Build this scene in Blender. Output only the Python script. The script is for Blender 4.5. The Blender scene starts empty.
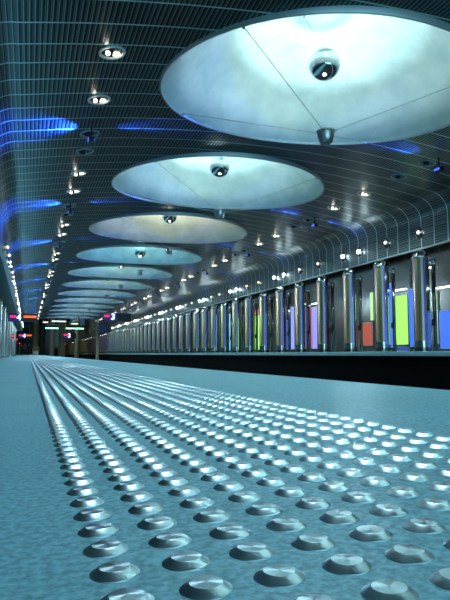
import bpy, math, random
from math import pi, sin, cos, sqrt, atan2, radians
from mathutils import Vector, Matrix
random.seed(7)
D = bpy.data
COL = bpy.context.scene.collection
scene = bpy.context.scene

# ------------------------------------------------------------------ layout
PER = 5.4                       # one ceiling bay along the platform
S0 = 7.98                       # centre of the first visible dome
RC = 4.3                        # dome centre line
ZTOP = 4.33; ARCH = 0.021
RL, RR = -0.22, 8.65            # where the flat ceiling turns down
RLC, RRC = -0.72, 9.15          # hanging curtain faces
ZCB = 2.8                       # bottom edge of the curtains
DA, DB = 2.57, 2.17
SD = S0 - 0.01                  # centre of the first dome opening             # dome opening half axes
KS = list(range(-2, 12))
SEND = SD + PER * 11.5
SBEG = SD - PER * 2.5
def zc(r): return ZTOP - ARCH * (r - RC) ** 2

ORD = ['first', 'second', 'third', 'fourth', 'fifth', 'sixth', 'seventh', 'eighth', 'ninth', 'tenth',
       'eleventh', 'twelfth', 'thirteenth', 'fourteenth', 'fifteenth', 'sixteenth', 'seventeenth', 'eighteenth']

# ------------------------------------------------------------------ materials
def new_mat(name):
    m = D.materials.new(name); m.use_nodes = True
    nt = m.node_tree; b = nt.nodes['Principled BSDF']
    return m, nt, b

def N(nt, t, **kw):
    n = nt.nodes.new(t)
    for k, v in kw.items(): setattr(n, k, v)
    return n

def metal(name, col, rough=0.2, metallic=1.0, noise=0.0, scale=8.0, stretch=(1, 1, 1)):
    m, nt, b = new_mat(name)
    b.inputs['Base Color'].default_value = (*col, 1)
    b.inputs['Metallic'].default_value = metallic
    b.inputs['Roughness'].default_value = rough
    if noise:
        tc = N(nt, 'ShaderNodeTexCoord'); mp = N(nt, 'ShaderNodeMapping')
        mp.inputs['Scale'].default_value = stretch
        nz = N(nt, 'ShaderNodeTexNoise'); nz.inputs['Scale'].default_value = scale; nz.inputs['Detail'].default_value = 4
        nt.links.new(tc.outputs['Object'], mp.inputs[0]); nt.links.new(mp.outputs[0], nz.inputs['Vector'])
        mr = N(nt, 'ShaderNodeMapRange')
        mr.inputs['To Min'].default_value = max(0.02, rough - noise); mr.inputs['To Max'].default_value = rough + noise
        nt.links.new(nz.outputs['Fac'], mr.inputs['Value']); nt.links.new(mr.outputs[0], b.inputs['Roughness'])
    return m

def emit(name, col, strength, base=None):
    m, nt, b = new_mat(name)
    b.inputs['Base Color'].default_value = (*(base or col), 1)
    b.inputs['Emission Color'].default_value = (*col, 1)
    b.inputs['Emission Strength'].default_value = strength
    b.inputs['Roughness'].default_value = 0.3
    return m

def dull(m):
    m.node_tree.nodes['Principled BSDF'].inputs['Specular IOR Level'].default_value = 0.05

def granite(name, c1, c2, rough, joints=True):
    m, nt, b = new_mat(name)
    tc = N(nt, 'ShaderNodeTexCoord')
    n1 = N(nt, 'ShaderNodeTexNoise'); n1.inputs['Scale'].default_value = 120; n1.inputs['Detail'].default_value = 3
    n2 = N(nt, 'ShaderNodeTexVoronoi'); n2.inputs['Scale'].default_value = 260
    n3 = N(nt, 'ShaderNodeTexNoise'); n3.inputs['Scale'].default_value = 2.2; n3.inputs['Detail'].default_value = 5
    for n in (n1, n2, n3): nt.links.new(tc.outputs['Object'], n.inputs['Vector'])
    r1 = N(nt, 'ShaderNodeValToRGB')
    r1.color_ramp.elements[0].position = 0.36; r1.color_ramp.elements[0].color = (*c1, 1)
    r1.color_ramp.elements[1].position = 0.62; r1.color_ramp.elements[1].color = (*c2, 1)
    nt.links.new(n1.outputs['Fac'], r1.inputs[0])
    mx = N(nt, 'ShaderNodeMix', data_type='RGBA', blend_type='MULTIPLY'); mx.inputs[0].default_value = 0.25
    nt.links.new(r1.outputs[0], mx.inputs[6]); nt.links.new(n2.outputs['Distance'], mx.inputs[7])
    mx2 = N(nt, 'ShaderNodeMix', data_type='RGBA', blend_type='MULTIPLY'); mx2.inputs[0].default_value = 0.35
    nt.links.new(mx.outputs[2], mx2.inputs[6]); nt.links.new(n3.outputs['Fac'], mx2.inputs[7])
    hs = N(nt, 'ShaderNodeHueSaturation'); hs.inputs['Saturation'].default_value = 0.9; hs.inputs['Value'].default_value = 1.25
    nt.links.new(mx2.outputs[2], hs.inputs['Color']); nt.links.new(hs.outputs[0], b.inputs['Base Color'])
    b.inputs['Roughness'].default_value = rough
    bp = N(nt, 'ShaderNodeBump'); bp.inputs['Strength'].default_value = 0.12; bp.inputs['Distance'].default_value = 0.002
    nt.links.new(n1.outputs['Fac'], bp.inputs['Height']); nt.links.new(bp.outputs[0], b.inputs['Normal'])
    return m

def slat_material():
    """narrow metal slats running along the platform (u), crossed by thin ribs (v)"""
    m, nt, b = new_mat('ceiling slats')
    uv = N(nt, 'ShaderNodeUVMap'); uv.uv_map = 'UVMap'
    sp = N(nt, 'ShaderNodeSeparateXYZ'); nt.links.new(uv.outputs[0], sp.inputs[0])
    def math_(op, a, b_=None):
        n = N(nt, 'ShaderNodeMath', operation=op)
        for i, v in enumerate((a, b_)):
            if v is None: continue
            if isinstance(v, (int, float)): n.inputs[i].default_value = v
            else: nt.links.new(v, n.inputs[i])
        return n.outputs[0]
    fu = math_('FRACT', math_('DIVIDE', math_('ADD', sp.outputs[0], 50.0), 0.062))
    oncurt = math_('MAXIMUM', math_('LESS_THAN', sp.outputs[0], RL), math_('GREATER_THAN', sp.outputs[0], RR))
    gap = math_('LESS_THAN', fu, math_('SUBTRACT', 0.42, math_('MULTIPLY', oncurt, 0.20)))
    edge = math_('MULTIPLY', math_('GREATER_THAN', fu, 0.82), 1.0)  # highlight along each slat painted in as a pale edge
    fv = math_('FRACT', math_('DIVIDE', math_('ADD', sp.outputs[1], 49.1 - 6.74), PER / 11))
    rib = math_('LESS_THAN', fv, 0.055)
    # random tone for each panel / slat
    fl = math_('FLOOR', math_('DIVIDE', math_('ADD', sp.outputs[0], 50.0), 0.062))
    fp = math_('FLOOR', math_('DIVIDE', math_('ADD', sp.outputs[1], 49.1 - 6.74), PER / 11))
    cb = N(nt, 'ShaderNodeCombineXYZ'); nt.links.new(fl, cb.inputs[0]); nt.links.new(fp, cb.inputs[1])
    wn = N(nt, 'ShaderNodeTexWhiteNoise'); wn.noise_dimensions = '2D'; nt.links.new(cb.outputs[0], wn.inputs['Vector'])
    def mix(f, a, c):
        n = N(nt, 'ShaderNodeMix', data_type='RGBA'); nt.links.new(f, n.inputs[0])
        for i, v in ((6, a), (7, c)):
            if isinstance(v, tuple): n.inputs[i].default_value = (*v, 1)
            else: nt.links.new(v, n.inputs[i])
        return n.outputs[2]
    slat = mix(wn.outputs['Value'], (0.075, 0.115, 0.125), (0.15, 0.21, 0.22))
    c = mix(gap, slat, (0.012, 0.016, 0.02))
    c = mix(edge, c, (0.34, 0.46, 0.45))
    c = mix(rib, c, (0.72, 0.98, 0.95))
    nt.links.new(c, b.inputs['Base Color'])
    nt.links.new(math_('MULTIPLY', math_('SUBTRACT', 1.0, math_('MULTIPLY', rib, 0.95)), 0.72), b.inputs['Metallic'])
    mr = N(nt, 'ShaderNodeMapRange'); mr.inputs['To Min'].default_value = 0.28; mr.inputs['To Max'].default_value = 0.36
    nt.links.new(wn.outputs['Value'], mr.inputs['Value']); nt.links.new(mr.outputs[0], b.inputs['Roughness'])
    h = math_('ADD', math_('MULTIPLY', math_('SUBTRACT', 1.0, gap), 1.0), math_('MULTIPLY', rib, 0.6))
    bp = N(nt, 'ShaderNodeBump'); bp.inputs['Strength'].default_value = 0.35; bp.inputs['Distance'].default_value = 0.01
    nt.links.new(h, bp.inputs['Height']); nt.links.new(bp.outputs[0], b.inputs['Normal'])
    return m

def dome_material():
    m, nt, b = new_mat('pale mottled dome lining')
    tc = N(nt, 'ShaderNodeTexCoord')
    n1 = N(nt, 'ShaderNodeTexNoise'); n1.inputs['Scale'].default_value = 1.4; n1.inputs['Detail'].default_value = 8; n1.inputs['Roughness'].default_value = 0.62
    oi = N(nt, 'ShaderNodeObjectInfo'); ad = N(nt, 'ShaderNodeVectorMath', operation='ADD')
    nt.links.new(tc.outputs['Object'], ad.inputs[0]); nt.links.new(oi.outputs['Location'], ad.inputs[1])
    nt.links.new(ad.outputs[0], n1.inputs['Vector'])
    r = N(nt, 'ShaderNodeValToRGB')
    e = r.color_ramp.elements
    e[0].position = 0.30; e[0].color = (0.42, 0.58, 0.58, 1); e[1].position = 0.62; e[1].color = (0.64, 0.78, 0.76, 1)
    nt.links.new(n1.outputs['Fac'], r.inputs[0]); nt.links.new(r.outputs[0], b.inputs['Base Color'])
    b.inputs['Roughness'].default_value = 0.55
    return m

def stud_material():
    m, nt, b = new_mat('turned stainless stud')
    b.inputs['Base Color'].default_value = (0.54, 0.68, 0.75, 1)
    b.inputs['Metallic'].default_value = 1; b.inputs['Roughness'].default_value = 0.31
    b.inputs['Anisotropic'].default_value = 0.8
    t = N(nt, 'ShaderNodeTangent'); t.direction_type = 'UV_MAP'; t.uv_map = 'UVMap'
    nt.links.new(t.outputs[0], b.inputs['Tangent'])
    return m

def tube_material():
    m, nt, b = new_mat('polished steel with thin film')
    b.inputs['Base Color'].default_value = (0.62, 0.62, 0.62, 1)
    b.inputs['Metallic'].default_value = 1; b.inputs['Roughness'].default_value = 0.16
    b.inputs['Thin Film Thickness'].default_value = 1500  # film imitates coloured reflections around the tube
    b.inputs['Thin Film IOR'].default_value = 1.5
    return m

M = {
 'slat': slat_material(), 'dome': dome_material(), 'stud': stud_material(), 'tube': tube_material(),
 'granite': granite('blue grey granite', (0.075, 0.29, 0.38), (0.18, 0.53, 0.64), 0.45),
 'coping': granite('pale granite coping', (0.12, 0.32, 0.40), (0.22, 0.52, 0.60), 0.45),
 'black': metal('matt black lining', (0.002, 0.003, 0.004), 0.95, 0.0),
 'rubber': metal('black rubber', (0.012, 0.012, 0.013), 0.6, 0.0),
 'ballast': granite('dark ballast', (0.02, 0.02, 0.02), (0.05, 0.05, 0.05), 0.9),
 'chrome': metal('chrome', (0.82, 0.84, 0.85), 0.06),
 'chrome_dark': metal('dark chrome', (0.30, 0.27, 0.24), 0.14),
 'steel': metal('brushed steel', (0.55, 0.60, 0.60), 0.30, 1.0, 0.08, 30, (1, 1, 8)),
 's_bronze': metal('bronze reflection strip', (.74, .42, .32), .28, .75), 's_green': metal('green reflection strip', (.20, .52, .16), .28, .75),  # strip colours stand in for reflections in the tubes
 's_red': metal('red reflection strip', (.70, .26, .34), .28, .75), 's_blue': metal('blue reflection strip', (.22, .32, .95), .28, .75),
 'palering': metal('ring paled as if lit', (.80, .84, .80), .35, .2),  # lamplight on the ring put into its colour
 'brightsteel': metal('bright satin steel', (.50, .56, .56), .28),
 'rim': metal('dull aluminium rim', (0.52, 0.60, 0.60), 0.42, 0.6),
 'wallglass': metal('dark bronze mirror cladding', (0.34, 0.32, 0.29), 0.17, 0.9, 0.06, 3, (1, 1, 0.3)),
 'leftpanel': metal('grey green metal cladding', (0.06, 0.085, 0.085), 0.35, 0.9, 0.08, 3, (1, 1, 0.2)),
 'soffit': metal('dark soffit', (0.06, 0.08, 0.08), 0.5, 0.3),
 'concrete': metal('painted concrete', (0.22, 0.24, 0.23), 0.8, 0.0),
 'beige': metal('beige painted column', (0.50, 0.46, 0.34), 0.5, 0.1),
 'darkhall': metal('dark hall lining', (0.03, 0.035, 0.035), 0.6, 0.1),
 'housing': metal('black lamp housing', (0.015, 0.015, 0.015), 0.35, 0.2),
 'reflector': metal('lamp reflector', (0.75, 0.70, 0.58), 0.15),
 'warmlamp': emit('warm lamp', (1.0, 0.88, 0.72), 7),
 'warmlow': emit('dim warm lamp', (1.0, 0.80, 0.62), 2.2),
 'coollamp': emit('cool white lamp', (0.78, 0.95, 1.0), 30),
 'cooldim': emit('soft cool lamp', (0.70, 0.92, 0.95), 3),
 'bluelamp': emit('blue lamp', (0.04, 0.12, 1.0), 1.8),
 'greenlamp': emit('green lamp', (0.15, 1.0, 0.50), 4),
 'teallamp': emit('teal lamp', (0.45, 1.0, 0.85), 2.5),
 'redlamp': emit('red signal lamp', (1.0, 0.03, 0.05), 5),
 'ledred': emit('red display text', (1.0, 0.02, 0.06), 1.3),
 'ledorange': emit('orange display text', (1.0, 0.12, 0.02), 1.3),
 'white': emit('lit white numeral', (0.85, 1.0, 1.0), 0.95),
 'signblue': emit('backlit navy sign face', (0.006, 0.01, 0.10), 1.0, (0.01, 0.015, 0.10)),
 'signblack': metal('black sign face', (0.006, 0.007, 0.009), 0.3, 0.0),
 'p_green': emit('lime lit panel', (0.36, 0.86, 0.12), 0.9),
 'p_pale': emit('pale lime lit panel', (0.45, 0.85, 0.30), 0.85),
 'p_blue': emit('blue lit panel', (0.06, 0.16, 0.85), 0.75),
 'p_navy': emit('deep blue lit panel', (0.03, 0.08, 0.36), 0.5),
 'p_red': emit('brick red lit panel', (0.55, 0.10, 0.06), 0.4),
 'p_lav': emit('lavender lit panel', (0.30, 0.34, 0.95), 0.7),
 'p_pink': emit('pink lit strip', (0.80, 0.12, 0.30), 0.5),
 'p_cyan': emit('cyan lit panel', (0.15, 0.55, 0.80), 0.5),
 'strip': emit('fluorescent tube', (0.85, 1.0, 0.95), 5),
 'skin': metal('skin', (0.45, 0.28, 0.20), 0.5, 0.0),
 'hair': metal('dark hair', (0.02, 0.015, 0.01), 0.6, 0.0),
 'coat': metal('dark coat', (0.03, 0.03, 0.04), 0.8, 0.0),
 'mauve': metal('mauve top', (0.22, 0.13, 0.22), 0.8, 0.0),
 'jeans': metal('blue jeans', (0.03, 0.05, 0.10), 0.8, 0.0),
 'rail': metal('rail steel', (0.25, 0.2, 0.17), 0.4),
 'grey': metal('light grey paint', (0.45, 0.52, 0.52), 0.5, 0.0),
}

dull(M['black']); dull(M['rubber']); dull(M['ballast'])
# ------------------------------------------------------------------ mesh builder
class MB:
    def __init__(s): s.v = []; s.f = []; s.mi = []; s.uv = {}; s.sm = []; s.cur = 0
    def add(s, vs, fs, smooth=False):
        o = len(s.v); s.v += [tuple(v) for v in vs]
        for f in fs: s.f.append([o + i for i in f]); s.mi.append(s.cur); s.sm.append(smooth)
    def box(s, x0, x1, y0, y1, z0, z1, bev=0.0):
        if bev:
            # chamfered prism along z with chamfered top
            b = bev
            def ring(z, i): return [(x0 + i, y0 + b, z), (x0 + b, y0 + i, z), (x1 - b, y0 + i, z), (x1 - i, y0 + b, z),
                                    (x1 - i, y1 - b, z), (x1 - b, y1 - i, z), (x0 + b, y1 - i, z), (x0 + i, y1 - b, z)]
            rs = [ring(z0, b * .7), ring(z0 + b, 0), ring(z1 - b, 0), ring(z1, b * .7)]
            vs = sum(rs, []); fs = []
            for k in range(3):
                for i in range(8):
                    j = (i + 1) % 8; fs.append([k * 8 + i, k * 8 + j, k * 8 + 8 + j, k * 8 + 8 + i])
            fs.append(list(range(7, -1, -1))); fs.append([24 + i for i in range(8)])
            s.add(vs, fs); return s
        s.add([(x0, y0, z0), (x1, y0, z0), (x1, y1, z0), (x0, y1, z0), (x0, y0, z1), (x1, y0, z1), (x1, y1, z1), (x0, y1, z1)],
              [[0, 3, 2, 1], [4, 5, 6, 7], [0, 1, 5, 4], [1, 2, 6, 5], [2, 3, 7, 6], [3, 0, 4, 7]]); return s
    def lathe(s, prof, seg=24, c=(0, 0, 0), caps=True, ax=None, flip=False):
        """prof: list of (radius, z)"""
        vs = []; fs = []
        for (r, z) in prof:
            for i in range(seg):
                a = 2 * pi * i / seg; vs.append(Vector((r * cos(a), r * sin(a), z)))
        for k in range(len(prof) - 1):
            for i in range(seg):
                j = (i + 1) % seg
                q = [k * seg + i, k * seg + j, (k + 1) * seg + j, (k + 1) * seg + i]
                fs.append(q[::-1] if flip else q)
        if caps:
            fs.append([seg - 1 - i for i in range(seg)]); fs.append([(len(prof) - 1) * seg + i for i in range(seg)])
        if ax is not None:
            q = Vector((0, 0, 1)).rotation_difference(Vector(ax).normalized()); vs = [q @ v for v in vs]
        s.add([(v.x + c[0], v.y + c[1], v.z + c[2]) for v in vs], fs, True); return s
    def rod(s, a, b, r, seg=8, r2=None):
        a = Vector(a); b = Vector(b); L = (b - a).length
        return s.lathe([(r, 0), (r2 if r2 is not None else r, L)], seg, a, True, b - a)
    def mesh(s, name, mats):
        me = D.meshes.new(name); me.from_pydata(s.v, [], s.f); me.update()
        for m in (mats if isinstance(mats, (list, tuple)) else [mats]): me.materials.append(m)
        me.polygons.foreach_set('material_index', s.mi); me.polygons.foreach_set('use_smooth', s.sm)
        me.update(); return me

def sphere_prof(r, n=12, a0=-90, a1=90):
    return [(max(r * cos(radians(a0 + (a1 - a0) * i / n)), 1e-4), r * sin(radians(a0 + (a1 - a0) * i / n))) for i in range(n + 1)]

def link(o): COL.objects.link(o); return o
def obj(name, mb, mats, parent=None, smooth_angle=None):
    me = mb.mesh(name, mats) if isinstance(mb, MB) else mb
    if isinstance(mb, MB) and any(mb.sm): sharp(me)
    o = link(D.objects.new(name, me))
    if parent: o.parent = parent
    return o
def sharp(me, ang=35):
    me.set_sharp_from_angle(angle=radians(ang))
def tag(o, label, cat, group=None):
    o['label'] = label; o['category'] = cat
    if group: o['group'] = group
    return o
def structure(o, label=None):
    o['kind'] = 'structure'
    if label: o['label'] = label
    return o
def thing(name, label, cat, loc=(0, 0, 0), rz=0, group=None):
    o = link(D.objects.new(name, None)); o.location = loc; o.rotation_euler = (0, 0, rz); o.empty_display_size = .1
    return tag(o, label, cat, group)
CH = {}
def dup(root, loc, rz=None, label=None, group=None):
    r = link(root.copy()); r.location = loc
    if rz is not None: r.rotation_euler = (0, 0, rz)
    if label: r['label'] = label
    if group: r['group'] = group
    for ch in list(root.children):
        c = link(ch.copy()); c.parent = r
        for g in list(ch.children):
            d = link(g.copy()); d.parent = c
    return r

# ------------------------------------------------------------------ setting: platform, track bed, walls
PE = 1.48; SL = .0328
PL = -1.75
b = MB()
sec = [(PL, -1.1), (PE, -1.1), (PE, SL * PE - .006), (PE - .008, SL * PE), (0, 0), (PL, 0)]
b.add([(x, yy, z) for yy in (-6, 200) for (x, z) in sec],
      [[i, (i + 1) % 6, 6 + (i + 1) % 6, 6 + i] for i in range(6)] + [[5, 4, 3, 2, 1, 0], [6, 7, 8, 9, 10, 11]])
structure(obj('floor', b, M['granite']), 'blue grey granite platform')
b = MB(); b.box(PE, PE + .03, -6, 200, -0.20, SL * PE - .012); structure(obj('trim_1', b, M['rubber']))
b = MB(); b.box(PE, 9.6, -6, 200, -1.2, -1.1); structure(obj('floor_track_bed', b, M['ballast']), 'dark ballast track bed')
# plinth under the tubes
b = MB(); b.box(8.72, 9.7, -6, 190, 0.13, 0.24, 0.012); structure(obj('trim_2', b, M['coping']), 'pale ledge the steel tubes stand on')
b = MB(); b.box(8.80, 9.7, -6, 190, -1.1, 0.13); structure(obj('wall_track_side', b, M['black']))
# right cladding with joints
b = MB()
y = -6.0
while y < 190:
    b.box(9.60, 9.70, y + .006, min(y + 1.68, 190) - .006, 0.24, 2.95, 0.004); y += 1.68
b.cur = 0
structure(obj('wall_right', b, M['wallglass']), 'dark bronze mirror cladding behind the steel tubes')
b = MB(); b.box(9.70, 9.85, -6, 190, -1.1, 9.0); structure(obj('wall_right_core', b, M['darkhall']))
b = MB(); b.box(RRC + .03, 9.70, SBEG, SEND, 2.95, 3.0); structure(obj('trim_3', b, M['soffit']))
# left cladding
b = MB(); y = -6.0
while y < SEND - .1:
    b.box(PL - .12, PL - .02, y + .008, min(y + .84, SEND) - .008, 0, 2.9, 0.004); y += .84
structure(obj('wall_left', b, M['leftpanel']), 'vertical grey green metal panels on the left')
b = MB(); b.box(PL - .25, PL - .12, -6, SEND, -1, 4.3); structure(obj('wall_left_core', b, M['darkhall']))
b = MB(); b.box(PL - .12, RLC - .03, SBEG, SEND, 2.9, 2.95); structure(obj('trim_4', b, M['soffit']))

# ------------------------------------------------------------------ ceiling (slats, arched, elliptical openings, folded curtains)
def fold_pts(side):
    """from flat edge round the fold down to the curtain foot: (r, z, arclength)"""
    r0, rc = (RL, RLC) if side < 0 else (RR, RRC)
    z0 = zc(r0); h = 0.42; pts = []
    for i in range(13):
        a = pi / 2 * i / 12
        pts.append((r0 + (rc - r0) * sin(a), z0 - 0.02 * sin(a) - h * (1 - cos(a))))
    for i in range(1, 4): pts.append((rc, z0 - .02 - h + (ZCB - (z0 - .02 - h)) * i / 3))
    out = []; L = 0
    for i, p in enumerate(pts):
        if i: L += sqrt((p[0] - pts[i - 1][0]) ** 2 + (p[1] - pts[i - 1][1]) ** 2)
        out.append((p[0], p[1], r0 + side * L))
    return out
cv, cf, cuv = [], [], []
def cadd(vs, uvs, quads):
    o = len(cv); cv.extend(vs); cuv.extend(uvs); cf.extend([[o + i for i in q] for q in quads])
NR = 7
for k in KS:
    s = SD + PER * k
    angs = [2 * pi * i / 96 for i in range(96)]
    corner = [atan2(dy, dx) % (2 * pi) for dx in (RL - RC, RR - RC) for dy in (-PER / 2, PER / 2)]
    angs = sorted(set([round(a, 6) for a in angs + corner]))
    n = len(angs); vs = []; uvs = []
    for a in angs:
        ca, sa = cos(a), sin(a)
        te = 1 / sqrt((ca / DA) ** 2 + (sa / DB) ** 2)
        tr = min((((RR if ca > 0 else RL) - RC) / ca) if abs(ca) > 1e-6 else 1e9, (PER / 2 / abs(sa)) if abs(sa) > 1e-6 else 1e9)
        for j in range(NR + 1):
            t = te + (tr - te) * j / NR
            r = RC + ca * t; yy = s + sa * t
            vs.append((r, yy, zc(r))); uvs.append((r, yy))
    qs = []
    for i in range(n):
        i2 = (i + 1) % n
        for j in range(NR):
            qs.append([i * (NR + 1) + j, i2 * (NR + 1) + j, i2 * (NR + 1) + j + 1, i * (NR + 1) + j + 1])
    cadd(vs, uvs, qs)
for side in (-1, 1):
    fp = fold_pts(side); vs = []; uvs = []; qs = []; ny = len(KS) * 2
    for iy in range(ny + 1):
        yy = SBEG + (SEND - SBEG) * iy / ny
        for (r, z, u) in fp: vs.append((r, yy, z)); uvs.append((u, yy))
    m = len(fp)
    for iy in range(ny):
        for i in range(m - 1):
            q = [iy * m + i, iy * m + i + 1, (iy + 1) * m + i + 1, (iy + 1) * m + i]
            qs.append(q if side > 0 else q[::-1])
    cadd(vs, uvs, qs)
me = D.meshes.new('ceiling'); me.from_pydata(cv, [], cf); me.update()
ul = me.uv_layers.new(name='UVMap')
li = [0] * len(me.loops); me.loops.foreach_get('vertex_index', li)
ul.data.foreach_set('uv', [c for i in li for c in cuv[i]])
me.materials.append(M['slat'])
me.polygons.foreach_set('use_smooth', [True] * len(me.polygons))
me.update()
ceil = structure(link(D.objects.new('ceiling', me)), 'arched ceiling of dark narrow metal slats with pale ribs')
# roof slab above everything so nothing leaks in
b = MB(); b.box(-2.0, 9.85, SBEG - .2, SEND + .1, 5.75, 5.85); structure(obj('ceiling_slab', b, M['darkhall']))
b = MB(); b.box(-2.0, 9.85, SEND, SEND + .12, 4.36, 5.75)
b.box(-2.0, RLC, SEND, SEND + .12, 2.8, 4.36)
structure(obj('wall_end_fascia', b, M['rim']))
b = MB(); b.box(RLC - .06, RLC + .015, SBEG, SEND, ZCB - .03, ZCB + .0); b.box(RRC - .015, RRC + .06, SBEG, SEND, ZCB - .03, ZCB)
structure(obj('trim_5', b, M['rim']))

# ------------------------------------------------------------------ domes
def lift(dx): return .62 * (zc(RC + dx) - zc(RC - DA))
def dome_parts():
    n = 72; prof = []
    # sloping splay then a rounded bowl
    prof = [(1.0, 0.0), (0.985, 0.05), (0.90, 0.30), (0.80, 0.58), (0.68, 0.85), (0.54, 1.08), (0.38, 1.24), (0.20, 1.34), (0.001, 1.37)]
    vs = []; fs = []
    for (t, z) in prof:
        for i in range(n):
            a = 2 * pi * i / n; vs.append((DA * t * cos(a), DB * t * sin(a), z + lift(DA * cos(a)) * max(0, 1 - z)))
    for k in range(len(prof) - 1):
        for i in range(n):
            j = (i + 1) % n; fs.append([k * n + j, k * n + i, (k + 1) * n + i, (k + 1) * n + j])
    shell = MB(); shell.add(vs, fs, True)
    # rim: thin flange ring dropping below the slats
    rim = MB(); vs = []; fs = []
    ringp = [(DA + .035, DB + .035, 1), (DA + .035, DB + .035, 0), (DA + .028, DB + .028, -1), (DA + .008, DB + .008, -1), (DA, DB, 0), (DA, DB, 2)]
    for (ra, rb, w) in ringp:
        for i in range(n):
            a = 2 * pi * i / n; r = RC + ra * cos(a)
            zt = zc(r) - ZR
            z = {1: zt + .03, 0: -0.03 if w == 0 else 0, -1: -0.04, 2: 0.05}[w] if w != 1 else zt + .03
            if w != 1: z += lift(ra * cos(a))
            vs.append((ra * cos(a), rb * sin(a), z))
    m = len(ringp)
    for k in range(m - 1):
        for i in range(n):
            j = (i + 1) % n; fs.append([k * n + i, k * n + j, (k + 1) * n + j, (k + 1) * n + i])
    rim.add(vs, fs, True)
    return shell, rim
ZR = zc(RC - DA) - 0.0      # rim plane at the lowest slat level
sh, rm = dome_parts()
shm = sh.mesh('bowl', M['dome']); rmm = rm.mesh('rim', M['rim']); sharp(rmm, 40)
DOMELAB = []
def dome_label(k):
    if k < 0: return 'pale bowl shaped ceiling dome behind the viewpoint, %s back' % ('first' if k == -1 else 'second')
    return ['largest and nearest pale ceiling dome, brightly lit at top right',
            'second pale ceiling dome from the camera, lit blue white at its top',
            'third pale ceiling dome, warm grey inside with faint stains',
            'fourth ceiling dome, teal inside with a mirror ball at its middle',
            'fifth ceiling dome from the camera, pale teal narrow ellipse'][k] if k < 5 else \
           '%s ceiling dome from the camera, thin pale ellipse far along the ceiling' % ORD[k]
for k in KS:
    t = thing('ceiling_dome', dome_label(k), 'ceiling dome', (RC, SD + PER * k, ZR), 0, 'domes along the ceiling')
    obj('bowl', shm, None, t); obj('rim', rmm, None, t)

# mirror balls and suspended uplights
def wire_pts(dx, dy, t=0.985): return (DA * t * dx, DB * t * dy)
ballm = MB().lathe(sphere_prof(.25, 20), 32).mesh('ball', M['chrome'])
capm = MB().lathe([(.02, .245), (.03, .245), (.03, .265), (.012, .28), (.001, .282)], 12).mesh('cap', M['steel'])
w = MB(); ZB = 4.73
for dx in (-.30, .30): w.rod((dx * .03, 0, .24), (dx * 1.6, -.15, ZR + 1.26 - ZB), .0035, 5)
bwm = w.mesh('wire', M['steel'])
cup = MB().lathe([(.055, -.10), (.085, -.10), (.11, -.06), (.125, .0), (.132, .07), (.145, .075), (.145, .10), (.12, .10), (.10, .04)], 24)
cupm = cup.mesh('cup', M['steel']); sharp(cupm)
lensm = MB().lathe([(.10, .05), (.102, .06), (.06, .075), (.001, .08)], 20).mesh('lens', M['cooldim'])
ZU = 3.55
def wire_mesh(dx, dy):
    w = MB(); x, y = wire_pts(dx, dy); x -= 0; w.rod((.13 * dx, .13 * dy, .08), (x, y - (YU), ZR - ZU + .03), .005, 5)
    w.lathe(sphere_prof(.022, 6), 8, (x, y - YU, ZR - ZU + .02))
    return w.mesh('wire', M['steel'])
YU = 0.0
wires = [wire_mesh(cos(a), sin(a)) for a in (radians(48), radians(140), radians(222), radians(318))]
for k in KS:
    if k < 0: continue
    s = S0 + PER * k
    n = ORD[k]
    t = thing('mirror_ball', 'mirror ball hanging inside the %s ceiling dome from the camera' % n, 'ball', (RC, s, ZB), 0, 'mirror balls in the domes')
    bo = obj('ball', ballm, None, t); obj('cap', capm, None, t); wo = obj('wire', bwm, None, t)
    if k == 3: t.location.z -= .3; wo.scale.z = 1.4; wo.location.z = -.1
    t = thing('suspended_uplight', 'small steel cup lamp wired below the %s ceiling dome from the camera' % n, 'lamp', (RC, s, ZU), 0, 'cup uplights under the domes')
    c = obj('cup', cupm, None, t); obj('lens', lensm, None, c)
    for wm in wires: obj('wire', wm, None, t)

# ------------------------------------------------------------------ recessed downlights
def downlight(kind):
    t = thing('downlight', 'x', 'ceiling light')
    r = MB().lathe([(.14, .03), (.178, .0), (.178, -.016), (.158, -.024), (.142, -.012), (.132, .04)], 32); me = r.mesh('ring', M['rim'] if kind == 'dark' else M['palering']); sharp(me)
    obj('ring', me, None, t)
    obj('recess', MB().lathe([(.127, 0.012), (.11, .06), (.07, .10), (.001, .11)], 28, flip=True, caps=False).mesh('recess', M['housing']), None, t)
    # tilted eyeball lamp hanging half out of the recess
    e = MB().lathe([(.03, -.05), (.055, -.04), (.062, .0), (.05, .05)], 16, (-.045, -.04, -.01), ax=(.25, .45, 1)); me = e.mesh('lamp_head', M['housing']); sharp(me)
    h = obj('lamp_head', me, None, t)
    g = MB().lathe(sphere_prof(.030, 8), 14, (-.075, -.09, -.06) if kind != 'dark' else (-.02, .0, -.02))
    obj('bulb', g.mesh('bulb', M['warmlamp'] if kind == 'lit' else M['housing']), None, h)
    if kind == 'lit':
        g = MB().lathe([(.052, 0), (.045, .008), (.001, .012)], 18, (.06, .05, -.004)); obj('lamp_glow', g.mesh('lamp_glow', M['warmlamp']), None, t)
    return t
proto = {'lit': downlight('lit'), 'dark': downlight('dark')}
used = set()
def place(key, protos, loc, rz, label, group):
    p = protos[key]
    if id(p) not in used and key not in used:
        used.add(key); p.location = loc; p.rotation_euler = (0, 0, rz); p['label'] = label
        if group: p['group'] = group
        return p
    return dup(p, loc, rz, label, group)
protos_all = {('dl', 'lit'): proto['lit'], ('dl', 'dark'): proto['dark']}
lamps_spot = []
POS = ['nearest', 'second', 'third', 'farthest']
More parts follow.
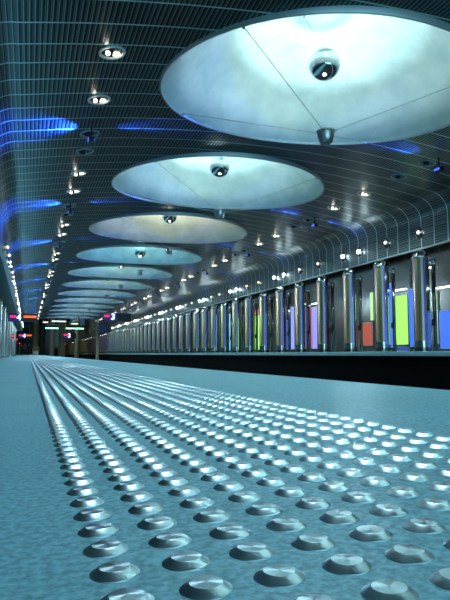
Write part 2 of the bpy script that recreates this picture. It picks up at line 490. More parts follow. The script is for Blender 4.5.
for sidex, rr, off in ((-1, .92, 0.0), (1, 7.66, -.5)):
    sname = 'left' if sidex < 0 else 'right'
    for k in range(-1, 12):
        for q, (ds, kd) in enumerate(((-.55, 'lit'), (.95, 'lit'), (2.43, 'dark'), (3.41, 'dark'))):
            s = S0 + PER * k + ds + off
            if s < 0 or s > SEND - 1: continue
            bayn = ORD[k] if k >= 0 else 'nearest'
            lab = '%s round downlight %s of the %s dome, %s of its four' % ('glowing warm' if kd == 'lit' else 'unlit dark', sname, bayn, POS[q])
            if k < 0: lab = '%s downlight %s, short of the nearest dome, %s of its four' % ('glowing' if kd == 'lit' else 'unlit', sname, POS[q])
            o = place(('dl', kd), protos_all, (rr, s, zc(rr) - .004), 0, lab, 'downlights %s of the domes' % sname)
            o.rotation_euler = (0, math.atan(2 * ARCH * (rr - RC)), 0)
            if kd == 'lit': lamps_spot.append((rr, s, zc(rr) - .09))

# blue fixtures added to throw the blue patches onto the slats
wl = thing('added_blue_light', 'x', 'ceiling light')
me = MB().box(-.05, .05, -.10, .10, -.30, -.21, .01).box(-.012, .012, -.012, .012, -.21, 0).mesh('housing', M['housing']); obj('housing', me, None, wl)
for sx in (-1, 1):
    me = MB().box(min(sx * .052, sx * .056), max(sx * .052, sx * .056), -.08, .08, -.27, -.23).mesh('lens', M['bluelamp']); obj('lens', me, None, wl)
protos_all[('wash',)] = wl
BL = []
for rr, nm in ((.92, 'left'), (7.66, 'right')):
    for k in range(0, 12):
        s = S0 + PER * k + 2.43 - (.34 if nm == 'left' else .86)
        place(('wash',), protos_all, (rr, s, zc(rr) - .002), 0,
              'small added blue wash lamp %s of the gap beyond the %s dome' % (nm, ORD[k]), 'added blue wash lamps on the ceiling')
        BL.append((rr, s, zc(rr) - .25))

# ------------------------------------------------------------------ round spotlights in the curtains
def curtain_spot(kind, sx):
    t = thing('wall_spotlight', 'x', 'spotlight')
    ax = (sx, 0, 0)
    r = MB().lathe([(.115, -.01), (.148, -.012), (.155, .0), (.145, .022), (.128, .026), (.115, .0)], 28, ax=ax); me = r.mesh('ring', M['chrome']); sharp(me)
    obj('ring', me, None, t)
    obj('backplate', MB().lathe([(.118, .002), (.05, .004), (.001, .004)], 24, ax=ax).mesh('backplate', M['housing'] if kind == 'dim' else M['reflector']), None, t)
    if kind == 'dim':
        h = obj('lamp_head', MB().lathe([(.07, .0), (.07, .05), (.045, .07)], 16, (0, -.01, 0.01), ax=(sx, -.3, 0)).mesh('lamp_head', M['chrome']), None, t)
        obj('bulb', MB().lathe(sphere_prof(.045, 6), 12, (sx * .07, -.03, .01)).mesh('bulb', M['warmlow']), None, h)
    else:
        h = obj('lamp_head', MB().lathe([(.05, .0), (.058, .05), (.05, .06)], 16, (0, -.01, 0.0), ax=(sx, -.3, 0)).mesh('lamp_head', M['steel']), None, t)
        obj('bulb', MB().lathe(sphere_prof(.06 if sx < 0 else .038, 8), 14, (sx * .05, -.02, .0)).mesh('bulb', M['coollamp']), None, h)
    return t
CS = []
for side, rx, sx in ((1, RRC, -1), (-1, RLC, 1)):
    for kd in ('dim', 'bright'): protos_all[('cs', kd, side)] = curtain_spot(kd, sx)
    cnt = 0
    for k in range(-1 if side > 0 else 1, 11):
        for q, (ds, kd) in enumerate(((12.19 - S0, 'dim'), (13.62 - S0, 'dim'), (15.0 - S0, 'bright'), (15.93 - S0, 'bright'))):
            s = S0 + PER * k + ds - .03 * k
            if s < 11.5 or s > SEND - .5: continue
            o_ = cnt; cnt += 1
            adj = 'bright white' if kd == 'bright' else 'dim round'
            if side > 0:
                lab = ('%s spotlight in the right hand ceiling edge, %s from the right of the photo' % (adj, ORD[o_])) if o_ < 18 else \
                      'tiny %s spotlight far along the right hand ceiling edge' % adj
            else:
                lab = ('%s spotlight in the left hand ceiling edge, %s from the left of the photo' % (adj, ORD[o_])) if o_ < 12 else \
                      'tiny %s spotlight far along the left hand ceiling edge' % adj
            place(('cs', kd, side), protos_all, (rx - .0 * sx, s, 3.17), 0, lab, 'spotlights in the %s ceiling edge' % ('right' if side > 0 else 'left'))
            if kd == 'bright': CS.append((rx + sx * .13, s, 3.17, sx))

# ------------------------------------------------------------------ chrome tubes on the right ledge
def tube(h=2.28, R=.20):
    t = thing('steel_tube', 'x', 'steel tube')
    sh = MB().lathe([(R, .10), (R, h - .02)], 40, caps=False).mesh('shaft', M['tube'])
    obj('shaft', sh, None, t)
    for nm, mt, a0, a1 in (('bronze_reflection', 's_bronze', -178, -147), ('green_reflection', 's_green', -146, -124),  # coloured reflections built as strips on the shaft
                           ('red_reflection', 's_red', -124, -112), ('blue_reflection', 's_blue', -112, -99)):
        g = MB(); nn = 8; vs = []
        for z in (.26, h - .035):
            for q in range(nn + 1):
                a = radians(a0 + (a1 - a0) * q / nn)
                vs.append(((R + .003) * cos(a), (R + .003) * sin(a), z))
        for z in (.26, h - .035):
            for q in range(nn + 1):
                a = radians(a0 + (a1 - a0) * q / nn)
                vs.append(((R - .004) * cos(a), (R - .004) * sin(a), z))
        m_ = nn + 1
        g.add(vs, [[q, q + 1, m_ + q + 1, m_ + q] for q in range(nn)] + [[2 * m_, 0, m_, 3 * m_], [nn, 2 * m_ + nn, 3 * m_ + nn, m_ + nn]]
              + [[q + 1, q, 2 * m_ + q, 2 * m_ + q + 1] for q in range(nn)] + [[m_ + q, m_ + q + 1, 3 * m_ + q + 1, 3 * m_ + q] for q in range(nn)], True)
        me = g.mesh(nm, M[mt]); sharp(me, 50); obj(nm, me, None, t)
    cap = MB().lathe([(R, h - .03), (R + .012, h - .025), (R + .012, h + .0)] + [(max((R - .004) * cos(radians(a)), 1e-4), h + (R - .004) * sin(radians(a)) * .95) for a in range(0, 91, 9)], 40, caps=False)
    me = cap.mesh('cap', M['chrome']); sharp(me, 50); obj('cap', me, None, t)
    base = MB().lathe([(R + .03, 0), (R + .03, .03), (R + .008, .045), (R + .008, .10), (R - .005, .105)], 40); me = base.mesh('base', M['chrome_dark']); sharp(me); obj('base', me, None, t)
    ring = MB().lathe([(R - .002, .22), (R + .008, .225), (R + .008, .245), (R - .002, .25)], 40, caps=False); me = ring.mesh('collar', M['chrome']); sharp(me); obj('collar', me, None, t)
    p = MB().lathe([(.05, 0), (.05, h - .12)], 16, (.30, -.10, 0)); me = p.mesh('support_post', M['chrome_dark']); sp_ = obj('support_post', me, None, t)
    br = MB(); br.rod((.30, -.10, h - .12), (.10, -.03, h - .06), .03, 10); br.lathe(sphere_prof(.075, 8), 16, (.30, -.10, h - .10))
    obj('bracket', br.mesh('bracket', M['chrome']), None, sp_)
    cl = MB().box(.22, .30, -.14, -.06, .62, .78, .01); obj('clamp', cl.mesh('clamp', M['housing']), None, sp_)
    return t
tb = tube()
HINT = {0: 'tallest polished steel tube at right, beside the lime lit panel', 1: 'polished steel tube just left of the lime lit panel',
        2: 'polished steel tube left of the brick red lit panel', 3: 'fourth polished steel tube from the right, right of a lavender panel',
        4: 'fifth polished steel tube from the right, between lavender and blue panels'}
i = 0; y = 12.02; first = True
for i in range(-3, 106):
    yy = 12.02 + 1.68 * i
    if i < 0: lab = 'polished steel tube on the ledge just outside the right edge, %s out' % ORD[-i - 1]
    elif i in HINT: lab = HINT[i]
    elif i < 18: lab = 'polished steel tube on the ledge, %s from the right edge of the photo' % ORD[i]
    else: lab = 'small distant polished steel tube in the long receding row on the ledge'
    if first:
        o = tb; o.location = (9.0, yy, .24); o['label'] = lab; o['group'] = 'steel tubes along the track wall'; first = False
    else: o = dup(tb, (9.0, yy, .24), 0, lab, 'steel tubes along the track wall')

# left columns under the left curtain
lc = thing('steel_column', 'x', 'column')
obj('shaft', MB().lathe([(.15, .06), (.15, 2.82)], 28, caps=False).mesh('shaft', M['brightsteel']), None, lc)
me = MB().lathe([(.19, 0), (.19, .03), (.16, .06), (.15, .065)], 28).mesh('base', M['chrome_dark']); sharp(me); obj('base', me, None, lc)
me = MB().lathe([(.13, 2.82), (.16, 2.84), (.16, 2.9)], 28).mesh('capital', M['steel']); sharp(me); obj('capital', me, None, lc)
n = 0
for i in range(10):
    yy = 21.0 + 4.9 * i
    lab = 'steel column in the receding row at the left edge under the ceiling edge'
    if n == 0: lc.location = (-1.42, yy, 0); lc['label'] = lab; lc['group'] = 'columns along the left side'
    else: dup(lc, (-1.42, yy, 0), 0, lab, 'columns along the left side')
    n += 1

# ------------------------------------------------------------------ lit panels behind the tubes
def lit_panel(label, y0, y1, z0, z1, mat, frame=True, extra=None, x=9.595):
    t = thing('lit_panel', label, 'panel', (x, (y0 + y1) / 2, z0))
    h = z1 - z0; wd = (y1 - y0) / 2
    obj('panel', MB().box(-.03, -.012, -wd + .008, wd - .008, .01, h - .01).mesh('panel', mat), None, t)
    if frame:
        b = MB(); b.box(-.034, .0, -wd, -wd + .02, 0, h); b.box(-.034, 0, wd - .02, wd, 0, h); b.box(-.034, 0, -wd, wd, h - .02, h); b.box(-.034, 0, -wd, wd, 0, .02)
        obj('frame', b.mesh('frame', M['steel']), None, t)
    return t
lit_panel('lime green lit panel between the two largest steel tubes', 13.35, 14.0, .42, 1.78, M['p_green'])
lit_panel('blue lit panel strip left of the lime green panel', 14.03, 14.42, .36, 2.15, M['p_blue'])
lit_panel('blue lit strip between the lime panel and the largest tube', 13.10, 13.32, .36, 1.9, M['p_blue'])
lit_panel('deep blue low panel under the lime green panel', 13.34, 14.02, .25, .39, M['p_navy'])
lit_panel('blue lit panel at the right edge beyond the largest tube', 11.2, 12.10, .30, 1.25, M['p_blue'])
lit_panel('narrow pale green lit strip right of the largest tube', 12.14, 12.36, .42, 1.72, M['p_pale'])
lit_panel('narrow blue lit strip hugging the right side of the largest tube', 12.40, 12.62, .34, 1.2, M['p_blue'])
lit_panel('brick red lit panel between the second and third tubes', 15.06, 15.78, .42, 1.12, M['p_red'])
lit_panel('thin green lit strip above the brick red panel', 15.06, 15.18, 1.16, 2.0, M['p_pale'], False)
lit_panel('lavender blue lit panel between the fourth and fifth tubes', 18.45, 18.95, .36, 1.85, M['p_lav'])
lit_panel('pink strip at the left side of the lavender panel', 18.98, 19.12, .36, 1.85, M['p_pink'], False)
lit_panel('blue lit panel between the fifth and sixth tubes', 20.45, 20.85, .36, 2.0, M['p_lav'])
lit_panel('deep blue panel left of the blue panel by the fifth tube', 20.87, 21.4, .36, 1.5, M['p_navy'])
lit_panel('green lit panel between the seventh and eighth tubes', 23.9, 24.55, .36, 1.9, M['p_green'])
lit_panel('small red panel above the green panel by the eighth tube', 23.9, 24.55, 1.95, 2.15, M['p_red'], False)
lit_panel('cyan blue lit panel between the ninth and tenth tubes', 27.5, 28.2, .36, 2.2, M['p_cyan'])
lit_panel('tall cyan lit panel behind the eleventh tube from the right', 30.5, 31.3, .5, 2.5, M['p_cyan'])
# short fluorescent tubes on the cladding
def fluo(label, y0, y1, z):
    t = thing('fluorescent_lamp', label, 'lamp', (9.59, (y0 + y1) / 2, z)); w_ = (y1 - y0) / 2
    obj('batten', MB().box(-.03, 0, -w_, w_, -.02, .03, .006).mesh('batten', M['grey']), None, t)
    obj('tube', MB().lathe([(.016, -w_ + .03), (.016, w_ - .03)], 10, (-.045, 0, 0), ax=(0, 1, 0)).mesh('tube', M['strip']), None, t)
fluo('short white strip lamp above the lime green lit panel', 13.35, 14.0, 1.92)
fluo('short white strip lamp at the right edge beyond the largest tube', 11.2, 12.3, 1.80)
fluo('short white strip lamp high behind the largest tube', 12.2, 13.0, 2.35)
fluo('short white strip lamp above the lavender lit panel', 18.4, 18.95, 1.95)

# ------------------------------------------------------------------ tactile studs
def stud_mesh_data(seg):
    prof = [(.0205, 0), (.0203, .0008), (.0136, .0053), (.0128, .0057), (.006, .0059), (.0006, .0061)] if seg > 16 else \
           [(.0205, 0), (.0140, .0051), (.0122, .0057), (.0008, .0061)]
    vs = []; uv = []; fs = []
    for k, (r, z) in enumerate(prof):
        for i in range(seg + 1):
            a = 2 * pi * i / seg; vs.append((r * cos(a), r * sin(a), z)); uv.append((i / seg, k / (len(prof) - 1)))
    for k in range(len(prof) - 1):
        for i in range(seg):
            o = k * (seg + 1) + i; fs.append((o, o + 1, o + seg + 2, o + seg + 1))
    return vs, uv, fs
def stud_obj_mesh(name, pts, seg):
    vs, uv, fs = stud_mesh_data(seg); V = []; F = []; UV = []
    for (x, y) in pts:
        o = len(V); V.extend([(a + x, b_ + y, c + SL * (a + x)) for a, b_, c in vs]); F.extend([tuple(o + i for i in f) for f in fs]); UV.extend(uv)
    me = D.meshes.new(name); me.from_pydata(V, [], F)
    ul = me.uv_layers.new(name='UVMap')
    li = [0] * len(me.loops); me.loops.foreach_get('vertex_index', li)
    ul.data.foreach_set('uv', [c for i in li for c in UV[i]])
    me.materials.append(M['stud']); me.polygons.foreach_set('use_smooth', [True] * len(me.polygons)); me.update(); sharp(me, 11)
    return me
# camera numbers (used for choosing which studs are nearest, and for the camera itself)
FPX = 590.0; CAMH = .181
PITCH = math.atan(54 / FPX); YAW = math.atan(196.5 / FPX * cos(PITCH))
Fv = Vector((sin(YAW) * cos(PITCH), cos(YAW) * cos(PITCH), sin(PITCH))); Rv = Vector((cos(YAW), -sin(YAW), 0)); Uv = Rv.cross(Fv)
def project(x, y, z):
    d = Vector((x, y, z - CAMH)); w_ = d.dot(Fv)
    return (225 + FPX * d.dot(Rv) / w_, 300 - FPX * d.dot(Uv) / w_, w_) if w_ > .05 else (-999, -999, w_)
allp = []
for row in range(-10, 700):
    for c in range(12):
        allp.append((.072 + .06 * c, .5034 + .06 * row, row, c))
vis = [p for p in allp if (lambda q: -8 < q[0] < 458 and 340 < q[1] < 606)(project(p[0], p[1], SL * p[0]))]
vis.sort(key=lambda p: project(p[0], p[1], SL * p[0])[2])
near = vis[:300]; nearset = set((p[2], p[3]) for p in near)
sm = stud_obj_mesh('tactile_stud', [(0, 0)], 40)   # already sheared to the cross fall
st0 = None
for p in near:
    if st0 is None: o = st0 = link(D.objects.new('tactile_stud', sm))
    else: o = link(st0.copy())
    o.location = (p[0], p[1], SL * p[0])
    tag(o, 'large near stainless steel stud in the foreground of the platform grid', 'tactile stud', 'stainless studs in the platform grid')
rest = [(p[0], p[1]) for p in allp if (p[2], p[3]) not in nearset and p[1] < 9]
rest2 = [(p[0], p[1]) for p in allp if (p[2], p[3]) not in nearset and p[1] >= 9]
vs1 = stud_obj_mesh('distant_studs', rest + rest2, 14)
o = link(D.objects.new('distant_studs', vs1)); tag(o, 'small receding rows of steel studs running down the platform', 'tactile studs'); o['kind'] = 'stuff'

# ------------------------------------------------------------------ signs
def text_mesh(ch, size, depth, mat):
    c = D.curves.new('numeral', 'FONT'); c.body = ch; c.size = size; c.extrude = depth; c.align_x = 'CENTER'; c.align_y = 'CENTER'; c.offset = size * .03
    o = D.objects.new('numeral', c); link(o); bpy.context.view_layer.update()
    me = D.meshes.new_from_object(o.evaluated_get(bpy.context.evaluated_depsgraph_get())); D.objects.remove(o); D.curves.remove(c)
    me.transform(Matrix.Rotation(pi / 2, 4, 'X')); me.materials.clear(); me.materials.append(mat); me.name = 'numeral'
    return me
def dashes(x0, x1, zc_, h, rows, depth, rnd):
    b = MB(); rh = h / rows
    for r in range(rows):
        z = zc_ + h / 2 - rh * (r + .8); x = x0
        while x < x1 - .01:
            w_ = rnd.uniform(.5, 1.4) * h * .32; w_ = min(w_, x1 - x)
            b.box(x, x + w_, -depth - .006, -depth, z, z + rh * .62); x += w_ + h * .07
    return b
def sign(name, label, x0, x1, y, z0, z1, num, split, numx, red, orange, rods, ztop):
    cx = (x0 + x1) / 2; W = (x1 - x0) / 2; H = z1 - z0
    t = thing(name, label, 'sign', (cx, y, z0))
    obj('case', MB().box(-W, W, -.07, .07, 0, H, .01).mesh('case', M['housing']), None, t)
    xs = x0 + (x1 - x0) * split - cx
    f = obj('blue_face', MB().box(-W + .02, xs, -.078, -.071, .02, H - .02).mesh('blue_face', M['signblue']), None, t)
    g = obj('black_face', MB().box(xs, W - .02, -.078, -.071, .02, H - .02).mesh('black_face', M['signblack']), None, t)
    me = text_mesh(num, H * 1.05, .004, M['white']); o = obj('numeral', me, None, f); o.location = (x0 + (x1 - x0) * numx - cx, -.084, H * .5)
    o['label'] = 'white numeral %s' % num
    rr_ = random.Random(3)
    a, b_ = red; obj('red_text', dashes(x0 + (x1 - x0) * a - cx, x0 + (x1 - x0) * b_ - cx, H * .62, H * .42, 1, .078, rr_).mesh('red_text', M['ledred']), None, f)
    if orange:
        a, b_ = orange; obj('orange_text', dashes(x0 + (x1 - x0) * a - cx, x0 + (x1 - x0) * b_ - cx, H * .62, H * .44, 1, .078, rr_).mesh('orange_text', M['ledorange']), None, g)
    for rx in rods:
        xx = x0 + (x1 - x0) * rx - cx
        obj('rod', MB().rod((xx, 0, H), (xx, 0, ztop - z0), .012, 8).mesh('rod', M['steel']), None, t)
    return t
def at(px, py, Z):
    d = Fv * Z + Rv * ((px - 225) / FPX * Z) + Uv * ((300 - py) / FPX * Z)
    return (d.x, d.y, d.z + CAMH)
def solve_sign(px0, px1, py0, py1, Yd):
    # points on the plane y = Yd
    def on(px, py):
        d = Fv + Rv * ((px - 225) / FPX) + Uv * ((300 - py) / FPX); k = Yd / d.y; return (d.x * k, d.z * k + CAMH)
    a = on(px0, py1); c = on(px1, py0); return a[0], c[0], a[1], c[1]
x0, x1, z0, z1 = solve_sign(8, 38, 314, 321.5, 35.5)
sign('platform_sign', 'hanging platform sign with white 4 and orange display text, the nearer one', max(x0, -1.15), x1, 35.5, z0, z1, '4', .42, .36, (.06, .27), (.52, .95), (.6, .9), zc(0))
x0, x1, z0, z1 = solve_sign(103, 131.5, 313.5, 321, 36.5)
sign('platform_sign', 'hanging platform sign with white 3 over a blank black display, the nearer one', x0, x1, 36.5, z0, z1, '3', .48, .34, (.04, .22), None, (.15, .85), zc(5))
x0, x1, z0, z1 = solve_sign(18.5, 32, 333.5, 338.5, 80)
sign('platform_sign', 'far small platform sign with white 4 glowing red at its sides', x0, x1, 80, z0, z1, '4', .52, .42, (.03, .3), (.56, .97), (.2, .8), 8.9)
x0, x1, z0, z1 = solve_sign(63.5, 76, 333, 338.5, 82)
sign('platform_sign', 'far small platform sign with white 3 beside red text', x0, x1, 82, z0, z1, '3', .58, .45, (.03, .32), None, (.2, .8), 8.9)

# ------------------------------------------------------------------ far hall
b = MB(); b.box(-9, 9.7, SEND, 200, 9.0, 9.2); structure(obj('ceiling_hall', b, M['darkhall']), 'dark ceiling of the hall beyond')
b = MB(); b.box(-9, 9.85, 200, 200.3, -1.2, 9.2); structure(obj('wall_back', b, M['darkhall']))
b = MB(); b.box(-9.2, -9, SEND, 200, -1.2, 9.2); structure(obj('wall_hall_left', b, M['darkhall']))
b = MB(); b.box(-9, PL, SEND, 200, -1.1, 0); structure(obj('floor_hall', b, M['granite']))
b = MB(); b.box(-9, PL - .12, SEND, SEND + .12, 0, 9.0); b.box(-9, 9.7, SEND, SEND + .12, 5.75, 9.0); structure(obj('wall_hall_front', b, M['darkhall']))
b = MB(); b.box(8.72, 9.7, 190, 200, -1.1, 2.4); structure(obj('wall_end_pier', b, M['beige']))

def ray_y(px, py, Yd):
    d = Fv + Rv * ((px - 225) / FPX) + Uv * ((300 - py) / FPX); k = Yd / d.y; return (d.x * k, Yd, d.z * k + CAMH)
# gantry with green lamps
p0 = ray_y(44, 328, 100); p1 = ray_y(84, 328, 100)
t = thing('lamp_gantry', 'long dark beam with a row of green and white lamps crossing the far hall', 'lamp', ((p0[0] + p1[0]) / 2, 100, p0[2]))
W = (p1[0] - p0[0]) / 2
obj('beam', MB().box(-W - .2, W + .2, -.15, .15, .08, .5, .02).mesh('beam', M['darkhall']), None, t)
nl = 14
for i in range(nl):
    xx = -W + (2 * W) * (i + .5) / nl
    c = 'greenlamp' if i in (0, 1, 4, 6, 7, 11, 12) else 'teallamp'
    obj('lamp', MB().box(xx - W / nl * .8, xx + W / nl * .8, -.18, -.05, -.12, .08, .02).mesh('lamp', M[c]), None, t)
for sx in (-1, 1): obj('hanger', MB().rod((sx * W * .8, 0, .5), (sx * W * .8, 0, 9.0 - p0[2]), .05, 8).mesh('hanger', M['steel']), None, t)
# pillars
for px, Y, r, mt, lab in ((62, 96, .55, 'beige', 'pale beige round pillar in the far hall left of the far 3 sign'),
                          (42, 92, .45, 'darkhall', 'dark round pillar in the far hall right of the people'),
                          (52, 110, .45, 'concrete', 'grey pillar in the far hall between the dark and beige pillars'),
                          (77, 104, .4, 'concrete', 'grey pillar in the far hall right of the far 3 sign'),
                          (35.5, 120, .5, 'beige', 'dull yellow pillar in the far hall behind the trolley')):
    q = ray_y(px, 340, Y); base = 0 if q[0] < PE - r else -1.1
    t = thing('round_pillar', lab, 'pillar', (q[0], Y, base))
    obj('shaft', MB().lathe([(r, .2), (r, 8.6 - base)], 24, caps=False).mesh('shaft', M[mt]), None, t)
    obj('base', MB().lathe([(r + .1, 0), (r + .1, .2), (r, .22)], 24).mesh('base', M['concrete']), None, t)
    obj('capital', MB().lathe([(r, 8.6 - base), (r + .3, 9.0 - base)], 24).mesh('capital', M['concrete']), None, t)
# tall pole beside sign 3
q = ray_y(97.5, 340, 71.5)
t = thing('lamp_pole', 'tall pale steel pole rising left of the near 3 sign', 'pole', (q[0], 71.5, -1.1))
obj('shaft', MB().lathe([(.2, .1), (.19, 5.0)], 24, caps=False).mesh('shaft', M['beige']), None, t)
obj('base', MB().lathe([(.3, 0), (.3, .08), (.2, .1)], 24).mesh('base', M['steel']), None, t)
obj('head', MB().lathe([(.19, 5.0), (.35, 5.04), (.35, 5.22), (.2, 5.3)], 24).mesh('head', M['steel']), None, t)
# round pale board
q = ray_y(91.5, 331, 92)
t = thing('round_sign', 'pale round board on a post left of the tall pole', 'sign', (q[0], 92, -1.1))
obj('post', MB().rod((0, 0, 0), (0, 0, q[2] + .4), .06, 10).mesh('post', M['steel']), None, t)
obj('board', MB().lathe([(.42, -.03), (.45, 0), (.42, .03)], 28, (0, -.1, q[2] + 1.1), ax=(0, -1, 0)).mesh('board', M['grey']), None, t)
# lit ceiling lights of the hall
for px0, px1, py, Y, mt, lab in ((52, 66, 321, 88, 'cooldim', 'wide pale light panel high in the far hall above the green lamps'),
                             (70, 78, 323.5, 96, 'warmlow', 'small warm light panel high in the far hall right of the wide one'),
                             (43, 48, 322, 84, 'warmlow', 'small warm light panel in the far hall above the dark pillar')):
    a = ray_y(px0, py, Y); c = ray_y(px1, py, Y)
    t = thing('hall_light', lab, 'ceiling light', ((a[0] + c[0]) / 2, Y, a[2])); W = (c[0] - a[0]) / 2
    obj('frame', MB().box(-W - .05, W + .05, -.25, .25, .0, .12, .02).mesh('frame', M['grey']), None, t)
    obj('diffuser', MB().box(-W, W, -.2, .2, -.08, -.002, .02).mesh('diffuser', M[mt]), None, t)
    for sx in (-1, 1): obj('rod', MB().rod((sx * W * .8, 0, .12), (sx * W * .8, 0, 9 - a[2]), .02, 6).mesh('rod', M['steel']), None, t)
# glazed kiosks
for px0, px1, py0, py1, Y, mt, lab in ((71, 87, 318.5, 327, 112, 'p_cyan', 'blue glass box high in the far hall over the green lamps'),
                                (99, 107, 324, 333.5, 79, 'p_navy', 'dark blue glass booth in the far hall behind the near 3 sign')):
    a = ray_y(px0, py1, Y); c = ray_y(px1, py0, Y)
    t = thing('glass_booth', lab, 'booth', (a[0], Y, a[2])); W = c[0] - a[0]; H = c[2] - a[2]
    if mt == 'p_cyan': mt_ = emit('dim blue glazing', (.08, .2, .42), .22)
    else: mt_ = emit('dark blue glazing', (.02, .06, .22), .3)
    obj('glazing', MB().box(.05, W - .05, 0, 2, .05, H - .05).mesh('glazing', mt_), None, t)
    b = MB()
    for i in range(5): b.box(W * i / 4 - .04, W * i / 4 + .04, -.06, 0, 0, H)
    b.box(-.04, W + .04, -.06, 2.02, H - .05, H); b.box(-.04, W + .04, -.06, 2.02, 0, .05)
    obj('frame', b.mesh('frame', M['darkhall']), None, t)
    if a[2] > 2.5:
        for sx in (0.1, W - .1): obj('hanger', MB().rod((sx, .5, H), (sx, .5, 9 - a[2]), .05, 6).mesh('hanger', M['steel']), None, t)
    else: obj('plinth', MB().box(.0, W, 0, 2, -1.1 - a[2], 0).mesh('plinth', M['concrete']), None, t)
# red signals; the leftmost is a column reflection built as a lamp
for px, py, Y, lab in ((2.5, 336, 50, 'small red lamp standing in for a reflection on the left edge columns'),
                       (17, 339.5, 84, 'small red signal lamp left of the people'),
                       (19.5, 343.5, 88, 'lower red signal lamp left of the people')):
    q = ray_y(px, py, Y)
    if Y < SEND: q = (-1.25, Y, q[2])
    t = thing('red_light', lab, 'signal', (q[0], Y, 0))
    obj('post', MB().rod((0, 0, 0), (0, 0, q[2] - .1), .03, 8).mesh('post', M['steel']), None, t)
    obj('housing', MB().box(-.11, .11, -.06, .08, q[2] - .13, q[2] + .13, .01).mesh('housing', M['housing']), None, t)
    obj('lens', MB().lathe(sphere_prof(.06, 6), 14, (0, -.07, q[2])).mesh('lens', M['redlamp']), None, t)

# ------------------------------------------------------------------ people far away (continuous skinned bodies)
def person(label, loc, rz, top, legs, stride, arm):
    t = thing('person', label, 'person', loc, rz)
    V = [(0, 0, .95), (0, 0, 1.15), (0, 0, 1.38), (0, 0, 1.50), (0, -.01, 1.60), (0, -.02, 1.70),
         (-.10, 0, .90), (-.11, -stride * .5, .50), (-.11, -stride * .7 + .06, .08), (-.11, -stride * .7 - .12, .03),
         (.10, 0, .90), (.11, stride * .4, .50), (.11, stride + .02, .08), (.11, stride - .14, .03),
         (-.19, 0, 1.40), (-.24, .04 + arm * .1, 1.14), (-.23, -.08 - arm * .2, .93 + arm * .1), (-.22, -.14 - arm * .22, .84 + arm * .12),
         (.19, 0, 1.40), (.24, .06, 1.14), (.24, -.03, .90), (.23, -.07, .81)]
    E_ = [(0, 1), (1, 2), (2, 3), (3, 4), (4, 5), (0, 6), (6, 7), (7, 8), (8, 9), (0, 10), (10, 11), (11, 12), (12, 13),
          (2, 14), (14, 15), (15, 16), (16, 17), (2, 18), (18, 19), (19, 20), (20, 21)]
    Rr = [.14, .13, .15, .055, .085, .09, .09, .062, .042, .035, .09, .062, .042, .035, .06, .045, .033, .03, .06, .045, .033, .03]
    me = D.meshes.new('body'); me.from_pydata(V, E_, []); me.materials.append(legs); me.materials.append(top); me.materials.append(M['skin'])
    o = link(D.objects.new('body', me)); 
    md = o.modifiers.new('skin', 'SKIN'); sd = me.skin_vertices[0].data
    for i, r in enumerate(Rr): sd[i].radius = (r * (1.15 if i in (1, 2, 0) else 1), r * (.8 if i in (0, 1, 2) else 1))
    sd[0].use_root = True
    s2 = o.modifiers.new('sub', 'SUBSURF'); s2.levels = 2; s2.render_levels = 2
    bpy.context.view_layer.update()
    bm_ = D.meshes.new_from_object(o.evaluated_get(bpy.context.evaluated_depsgraph_get())); D.objects.remove(o)
    bm_.name = 'body'
    bm_.materials.clear()
    for m_ in (legs, top, M['skin']): bm_.materials.append(m_)
    for p in bm_.polygons:
        z = p.center.z; x = abs(p.center.x)
        p.material_index = 2 if (z > 1.47 or (x > .16 and z < .90)) else (1 if z > .93 else 0)
        p.use_smooth = True
    obj('body', bm_, None, t)
    h = MB().lathe(sphere_prof(.108, 10, -10, 90), 18, (0, .012, 1.665)); obj('hair', h.mesh('hair', M['hair']), None, t)
q = at(25, 350, 92); person('distant person in a mauve top standing by the left columns', (q[0], 92, 0), 2.9, M['mauve'], M['jeans'], .16, 1)
q = at(28.5, 350, 95); person('distant person in a dark coat walking just right of the mauve top', (q[0], 95, 0), .3, M['coat'], M['coat'], .22, 0)
q = at(21.5, 350, 98); person('distant person in blue jeans, leftmost of the three walkers', (q[0], 98, 0), 3.3, M['coat'], M['jeans'], .18, .5)
# luggage trolley
q = at(35.5, 350, 76)
t = thing('luggage_trolley', 'small pale tubular trolley on the platform right of the people', 'trolley', (q[0], 76, 0))
fr = MB()
for sx in (-.35, .35):
    fr.rod((sx, -.4, .15), (sx, .5, .15), .02, 8); fr.rod((sx, .5, .15), (sx, .6, 1.0), .02, 8)
for yy in (-.4, .05, .5): fr.rod((-.35, yy, .15), (.35, yy, .15), .02, 8)
fr.rod((-.35, .6, 1.0), (.35, .6, 1.0), .025, 8); fr.rod((-.35, .55, .6), (.35, .55, .6), .02, 8)
obj('frame', fr.mesh('frame', M['beige']), None, t)
for sx in (-.35, .35):
    for yy in (-.35, .45): obj('wheel', MB().lathe([(.03, -.02), (.07, -.02), (.07, .02), (.03, .02)], 16, (sx, yy, .07), ax=(1, 0, 0)).mesh('wheel', M['rubber']), None, t)
for i, (a_, z_) in enumerate(((0, .19), (.0, .45))):
    obj('basket', MB().box(-.28, .28, -.3 + i * .5, .0 + i * .5, .19, .5, .02).mesh('basket', M['steel']), None, t)

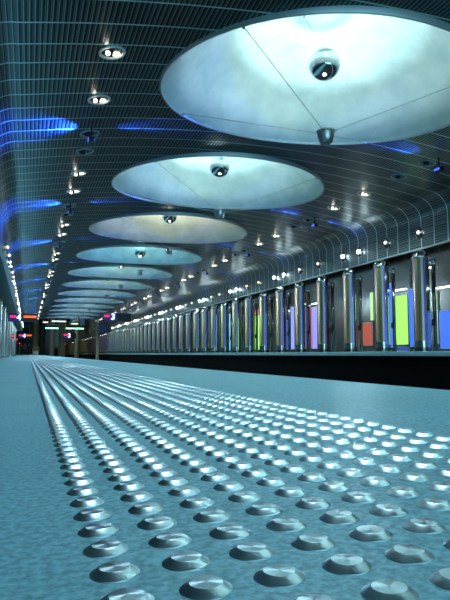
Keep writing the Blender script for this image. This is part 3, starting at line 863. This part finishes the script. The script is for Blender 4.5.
# ------------------------------------------------------------------ lights
def spot(name, loc, dirv, energy, col, size, blend=.5, rad=.06):
    l = D.lights.new(name, 'SPOT'); l.energy = energy; l.color = col; l.spot_size = radians(size); l.spot_blend = blend; l.shadow_soft_size = rad
    o = link(D.objects.new(name, l)); o.location = loc
    o.rotation_euler = Vector(dirv).to_track_quat('-Z', 'Y').to_euler(); return o
DOMEL = {-2: (210, (.74, .96, .97)), -1: (300, (.74, .96, .97)), 0: (235, (.74, .96, .98)), 1: (240, (.68, .95, .98)), 2: (110, (1, .82, .60)), 3: (130, (.45, .90, 1)), 4: (120, (.66, .97, .97))}
for k in KS:
    e, c = DOMEL.get(k, (100, (.80, 1, .95)))
    s = S0 + PER * k
    spot('dome_lamp', (RC, s, ZU + .12), (.06, 0.02, 1), e * (.62 if k < 2 else 2.2), c, 100 if k < 2 else 125, .35 if k < 2 else .8, .12)
    spot('dome_wide_fill', (RC, s, ZU + .30), (0, 0, 1), e * (.36 if k < 2 else .45), c, 165, .3, .12)  # added fill to brighten the outer bowl
    spot('dome_top_fill', (RC, s, ZB + .28), (0, .25, 1), e * (.08 if k < 2 else .25), c, 160, .6, .05)  # added fill above the ball, softens its shadow in the bowl
for (x, y, z) in lamps_spot:
    spot('downlight_lamp', (x, y, z), (0, 0, -1), 130, (.60, .90, 1), 130, .6, .05)
for (x, y, z, sx) in CS:
    spot('curtain_lamp', (x, y, z), (sx, -.35, -.95), 190, (.60, .90, 1), 112, .8, .05)
for (x, y, z) in BL:  # beams of the added blue fixtures
    for sx in (-1, 1):
        outward = (sx < 0) == (x < 4); left = x < 4
        spot('added_wash_lamp', (x + sx * .07, y, z), (sx, 0.0, .16 if outward else .36),
             (700 if left else 110) if outward else (240 if left else 330), (.02, .11, 1),
             (96 if left else 50) if outward else 46, .9, .03)
# area lights over the far hall
def area(name, loc, dirv, energy, col, sx, sy):
    l = D.lights.new(name, 'AREA'); l.energy = energy; l.color = col; l.shape = 'RECTANGLE'; l.size = sx; l.size_y = sy
    o = link(D.objects.new(name, l)); o.location = loc; o.rotation_euler = Vector(dirv).to_track_quat('-Z', 'Y').to_euler(); return o
for y in (76, 100, 130, 165): area('hall_lamp', (3, y, 8.8), (0, 0, -1), 420, (.85, .9, .75), 3, 3)

w = D.worlds.new('dim station air'); scene.world = w; w.use_nodes = True
w.node_tree.nodes['Background'].inputs[0].default_value = (.30, .72, .95, 1)
w.node_tree.nodes['Background'].inputs[1].default_value = 2.2

# ------------------------------------------------------------------ camera
cam = D.cameras.new('camera'); co = link(D.objects.new('camera', cam)); scene.camera = co
cam.sensor_fit = 'VERTICAL'; cam.sensor_height = 24; cam.lens = 24 * FPX / 600
cam.clip_start = .02; cam.clip_end = 500
co.location = (0, 0, CAMH)
co.matrix_world = Matrix.Translation((0, 0, CAMH)) @ Matrix((Rv, Uv, -Fv)).transposed().to_4x4()
cam.dof.use_dof = False
scene.view_settings.view_transform = 'Standard'; scene.view_settings.look = 'None'
scene.view_settings.gamma = 1; scene.view_settings.exposure = 0.30; scene.view_settings.use_curve_mapping = False
